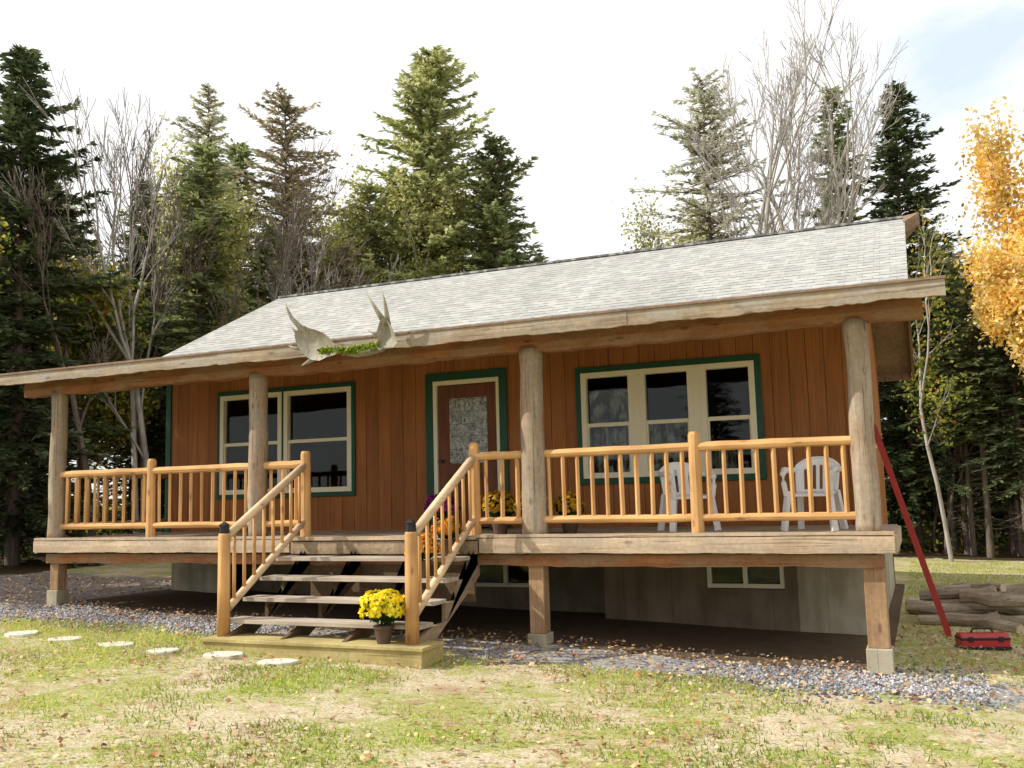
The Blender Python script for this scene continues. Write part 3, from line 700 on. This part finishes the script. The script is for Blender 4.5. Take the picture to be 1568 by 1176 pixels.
def decid(name,seed,H,spread,bark,leaf=None,nleaf=10,lsize=.1,r0=.12,stems=1,fork=.45,maxd=5,lr=.35,upb=.35,minf=.25,first=.40):
    rng=np.random.RandomState(seed);segs=[];tips=[]
    def grow(p,d,L,r,dep):
        ns=4
        for i in range(ns):
            d=d+rng.randn(3)*.08+np.array([0,0,upb*.14]);d/=np.linalg.norm(d);q=p+d*L/ns;r2=max(r*.92,.006)
            segs.append((p,q,r,r2))
            if dep>=2:tips.append(q)
            if dep<maxd and i>=(1 if dep else int(ns*minf)) and rng.rand()<.8:
                a=rng.rand()*6.28;s=np.cross(d,[cos(a),sin(a),.3]);s/=np.linalg.norm(s)
                e=d*.8+s*fork*(.8+.6*rng.rand());e/=np.linalg.norm(e);grow(q,e,L*(.45+.2*rng.rand())*spread,r2*.5,dep+1)
            p,r=q,r2
        if dep<maxd:
            for _ in range(2):
                a=rng.rand()*6.28;s=np.cross(d,[cos(a),sin(a),.3]);s/=np.linalg.norm(s)
                e=d+s*fork*.6*(.5+rng.rand());e/=np.linalg.norm(e);grow(p,e,L*(.55+.15*rng.rand()),r*.72,dep+1)
    for s in range(stems):
        a=s*2.4+rng.rand();dd=np.array([cos(a)*.13,sin(a)*.13,1]) if stems>1 else np.array([rng.randn()*.04,rng.randn()*.04,1])
        grow(np.array([cos(a)*.12,sin(a)*.12,0.]) if stems>1 else np.zeros(3),dd,H*first,r0*(1 if stems==1 else .8),0)
    V2,F2=segs_mesh(segs,4)
    hm=V2[:,2].max();V2*=H/hm
    if leaf is None:return npmesh(name,V2,F2,[bark,bark],np.zeros(len(F2)),[1]*len(F2))
    T=np.array(tips)*H/hm;T=np.repeat(T,nleaf,0)+rng.randn(len(T)*nleaf,3)*lr
    if len(T)>45000:T=T[rng.permutation(len(T))[:45000]]
    V,F=leafquads(T,lsize,rng)
    return npmesh(name,np.vstack([V2,V]),np.vstack([F2,F+len(V2)]),[leaf,bark],np.concatenate([np.zeros(len(F2)),rng.rand(len(F))]),[1]*len(F2)+[0]*len(F))
G_dark=leafmat('spruce_needles',[(0,(.045,.065,.035)),(.6,(.12,.155,.07)),(1,(.24,.26,.13))],.35)  # needle colours here and below paled: haze and glare put into them
G_mid=leafmat('fir_needles',[(0,(.12,.15,.06)),(.6,(.30,.34,.15)),(1,(.50,.51,.27))],.45)
G_pine=leafmat('pine_needles',[(0,(.22,.25,.10)),(.5,(.50,.53,.25)),(1,(.80,.74,.36))],.5)
G_pale=leafmat('tamarack_needles',[(0,(.36,.36,.25)),(.5,(.60,.60,.45)),(1,(.78,.75,.60))],.5)
G_brown=leafmat('larch_brown_needles',[(0,(.22,.20,.12)),(.5,(.46,.40,.27)),(1,(.64,.53,.38))],.45)
G_yel=leafmat('autumn_yellow_leaves',[(0,(.72,.45,.07)),(.5,(.93,.70,.22)),(1,(.98,.88,.55))],.55)
G_yg=leafmat('turning_leaves',[(0,(.12,.17,.03)),(.6,(.30,.34,.07)),(.88,(.55,.45,.10)),(1,(.6,.26,.07))],.5)
G_yp=leafmat('pale_yellow_green_leaves',[(0,(.30,.34,.10)),(.5,(.58,.58,.22)),(1,(.85,.75,.35))],.55)
def pl(name,me,x,y,rot=0,sc=1):return addobj(name,me,(x,y,float(gz(x,y))-.05),rot,sc)
pl('spruce_tree',conifer('spruce_a',11,12.6,2.5,G_dark,34,clump=.5),.30,17.6)
pl('spruce_tree',conifer('spruce_b',12,13.4,1.5,G_mid,28,power=.65,clump=.6,bare=.1),-1.3,19,1)
pl('tamarack_tree',conifer('tamarack_a',13,13.0,2.5,G_pale,34,power=.5,bare=.3,spr=.8,clump=.5),-4.3,15.8)
pl('white_pine_tree',conifer('pine_a',14,14.5,3.1,G_pine,40,power=.55,clump=.45,spr=1.1,droop=.05,bare=.12),-12.3,14.3)
pl('spruce_tree',conifer('spruce_c',15,11.6,3.1,G_mid,34,power=.7,clump=.6),-10.1,14.6,2)
pl('larch_tree',conifer('larch_a',16,12.6,2.2,G_brown,30,power=.45,bare=.2,clump=.6,spr=.85),-15.4,11.9)
pl('fir_tree',conifer('fir_a',17,12.4,1.5,G_pale,26,power=.5,bare=.25,clump=.6,spr=.85),-16.8,10.2,.5)
pl('spruce_tree',conifer('spruce_d',18,10.9,2.2,G_dark,36,power=.7,clump=.6),-16.3,4.1,1.5)
pl('fir_tree',conifer('fir_b',19,10.3,2.0,G_pine,28,power=.5,bare=.15,clump=.7,spr=.95),-13.7,13.4,.5)
BT=decid('bare_birch',21,13.8,.8,M_birch,None,r0=.17,stems=3,fork=.36,maxd=5,first=.36)
pl('bare_birch_tree',BT,-2.9,13.9,.6)
BA=decid('bare_maple',22,10,.85,M_birch,None,r0=.09,stems=2,maxd=4,fork=.4);BB=decid('bare_maple_b',23,10.5,.85,M_trunk,None,r0=.11,stems=1,maxd=5,fork=.4)
for x,y,r,s,m in((-15.0,4.9,0,.95,BB),(-15.4,6.7,1,1.02,BA),(-16.5,8,2,1,BB),(-14.6,8.6,3,.95,BB),(-13.8,9.8,4,.9,BA)):pl('bare_maple_tree',m,x,y,r,s)
YT=decid('yellow_maple',24,9.6,.7,M_birch,G_yel,11,.13,r0=.1,stems=1,maxd=4,lr=.2,fork=.36);YG=decid('turning_maple',25,7.5,.85,M_trunk,G_yg,8,.11,r0=.08,stems=1,maxd=4,lr=.26)
YN=decid('yellow_birch',28,10.2,.5,M_birch,G_yel,9,.12,r0=.1,stems=1,maxd=4,lr=.22,fork=.26,minf=.5,upb=.6)
PG=decid('pale_maple',29,11.2,.55,M_birch,G_yp,7,.10,r0=.1,stems=2,maxd=4,lr=.25,fork=.3,upb=.5)
pl('yellow_maple_tree',YT,4.9,14.8,2.2,1.05);pl('yellow_maple_tree',YT,4.6,12.4,.4,.70)
pl('yellow_birch_tree',YN,2.75,14.9,.3);pl('yellow_birch_tree',YN,3.6,16.6,2,1.0)
pl('pale_maple_tree',PG,-12.9,12.9,0);pl('pale_maple_tree',PG,-15.9,9.6,2,.93);pl('pale_maple_tree',PG,-5.0,17.6,1,.93)
pl('turning_maple_tree',YG,-12.6,9.6,1,.8);pl('turning_maple_tree',YG,-17.5,6.6,3,.9)
pl('birch_tree',decid('slim_birch',27,8.2,.5,M_birch,G_yg,3,.1,r0=.10,stems=1,maxd=3,lr=.25,first=.75,minf=.7),.98,13.9,2)
forest=empty('forest')
SD=(-1,1)
fm=[conifer('forest_spruce_a',31,11.5,1.8,G_dark,24,base=.25,bare=.08,sides=SD,spr=1.25,step=.11,clump=.5),
 conifer('forest_fir_b',32,12,1.6,G_mid,22,base=.4,bare=.12,power=.6,sides=SD,spr=1.25,step=.11,clump=.6),
 conifer('forest_spruce_c',33,10.5,1.9,G_dark,26,base=.05,power=.7,sides=SD,spr=1.25,step=.11),
 BB,YG,BA,
 conifer('forest_larch',34,11.5,1.6,G_brown,22,base=.3,bare=.2,power=.5,sides=SD,spr=1.1,step=.11,clump=.7),
 conifer('forest_fir_pale',35,11.5,1.7,G_pine,22,base=.3,bare=.2,power=.55,sides=SD,spr=1.1,step=.11,clump=.7)]
r=random.Random(4)
def fp(x,y,i,s):
    addobj('forest_tree_part',fm[i],(x,y,float(gz(x,y))-.05),r.uniform(0,6.28),(s,s,s*r.uniform(.92,1.08)),forest)
for k in range(15):
    t=k/14;x=-23+12.5*t+r.uniform(-.5,.5);y=8+11.5*t+r.uniform(-.8,.8);fp(x,y,[1,6,7,0,3,7,1,6,2,7,1,0,7,1,6][k],r.uniform(.84,.98))
for k in range(13):
    t=k/12;x=-20.5+8*t+r.uniform(-.5,.5);y=6+6.5*t+r.uniform(-.6,.6);fp(x,y,[0,3,6,5,7,3,2,5,1,3,6,4,5][k],r.uniform(.66,.8))
for k in range(34):
    x=r.uniform(-32,-14);y=r.uniform(3,28)
    if y<9-(x+17)*.6 and x>-18.5:continue
    fp(x,y,r.choice([0,1,2,0,2,1,6,7]),r.uniform(.75,.95))
for k in range(12):
    x=r.uniform(-14.5,-9.5);y=r.uniform(15.5,23);fp(x,y,r.choice([0,1,2,7]),r.uniform(.62,.8))
for k in range(8):
    x=r.uniform(-9,-1.5);y=r.uniform(17,27);fp(x,y,r.choice([0,2]),r.uniform(.42,.52))
for k in range(9):
    fp(-.2+k*.9+r.uniform(-.2,.2),23+r.uniform(-1,1),2,r.uniform(.62,.78))
for k in range(26):
    x=r.uniform(-.4,12);y=r.uniform(17,30);fp(x,y,r.choice([0,1,1,2,0,6,2]),r.uniform(.6,.8))
for k in range(12):
    x=r.uniform(.2,4.8);y=r.uniform(15,17.5);fp(x,y,r.choice([1,1,4,3,0]),r.uniform(.5,.68))
for k in range(14):
    x=r.uniform(-26,26);y=r.uniform(-36,-27);fp(x,y,r.choice([0,1,2,4]),r.uniform(.8,1))
for k in range(6):
    x=r.uniform(9,18);y=r.uniform(-5,16);fp(x,y,r.choice([0,1,2,4]),r.uniform(.7,.9))
for x,y,i,s in((-17.5,-1.6,0,.9),(-16.2,.2,4,1.0),(-20,-3.4,1,.9),(-19.5,1.2,2,.9)):fp(x,y,i,s)
n=60000;rng=np.random.RandomState(8)
x=rng.uniform(-32,12,n);y=rng.uniform(3,24,n);k=((y>14.3+.8*np.sin(x))|((x<-16.5)|((x<-11.5)&(y>11))));x,y=x[k],y[k];cl=nz(x,y,1.3,41)
k=cl>-.2;x,y,cl=x[k],y[k],cl[k];z=gz(x,y)+rng.rand(len(x))**1.3*(.6+1.3*np.clip(cl,0,1.5))
V,F=leafquads(np.stack([x,y,z],1),.13,rng);addobj('undergrowth',npmesh('undergrowth',V,F,[G_yg],rng.rand(len(F))**1.5))
# ============================================================ LIGHT / WORLD
sd=Vector((-.84,-.40,0)).normalized();el=radians(40);sdir=Vector((sd.x*cos(el),sd.y*cos(el),sin(el)))
sl=bpy.data.lights.new('sun','SUN');sl.energy=5;sl.angle=radians(.5);sl.color=(1,.94,.83)
so=bpy.data.objects.new('sun',sl);so.rotation_euler=sdir.to_track_quat('Z','Y').to_euler();col.objects.link(so)
w=bpy.data.worlds.new('World');S.world=w;w.use_nodes=True;nt=w.node_tree
bg=nt.nodes['Background'];bg.inputs[1].default_value=.15
sky=N(nt,'ShaderNodeTexSky',sky_type='NISHITA');sky.sun_disc=False;sky.sun_elevation=el;sky.sun_rotation=atan2(sd.x,sd.y);sky.dust_density=2
tc=N(nt,'ShaderNodeTexCoord');mp=mapping(nt,tc.outputs['Generated'],(1.4,1.4,3.2),(.4,.2,0))
cn=noise(nt,mp,2.2,6,.55,.3)
dt=N(nt,'ShaderNodeVectorMath',operation='DOT_PRODUCT');nt.links.new(tc.outputs['Generated'],dt.inputs[0]);dt.inputs[1].default_value=Vector((.20,1.08,.40)).normalized()
gap=ramp(nt,dt.outputs['Value'],[(.955,(0,0,0)),(.998,(1,1,1))])
cf=ramp(nt,mth(nt,'SUBTRACT',cn,mth(nt,'MULTIPLY',gap,.16)),[(.22,(.15,.15,.15)),(.40,(1,1,1))])
skb=mix(nt,.8,sky.outputs[0],(5.6,6.6,7.4))
c=mix(nt,cf,skb,(7.8,7.8,7.8))
nt.links.new(c,bg.inputs[0])
# ============================================================ CAMERA
yaw,p,ro=.4049,.1152,-.0265
Fv=Vector((-sin(yaw)*cos(p),cos(yaw)*cos(p),sin(p)));R0=Vector((cos(yaw),sin(yaw),0));U0=R0.cross(Fv)
R=cos(ro)*R0+sin(ro)*U0;U=-sin(ro)*R0+cos(ro)*U0
cam=bpy.data.cameras.new('camera');cam.sensor_width=36;cam.lens=1442.45/1568*36;cam.clip_end=2000;cam.clip_start=.05
co=bpy.data.objects.new('camera',cam);col.objects.link(co)
co.matrix_world=Matrix(((R.x,U.x,-Fv.x,.477),(R.y,U.y,-Fv.y,-9.465),(R.z,U.z,-Fv.z,1.763),(0,0,0,1)))
S.camera=co
S.view_settings.view_transform='Standard';S.view_settings.look='None';S.view_settings.exposure=0
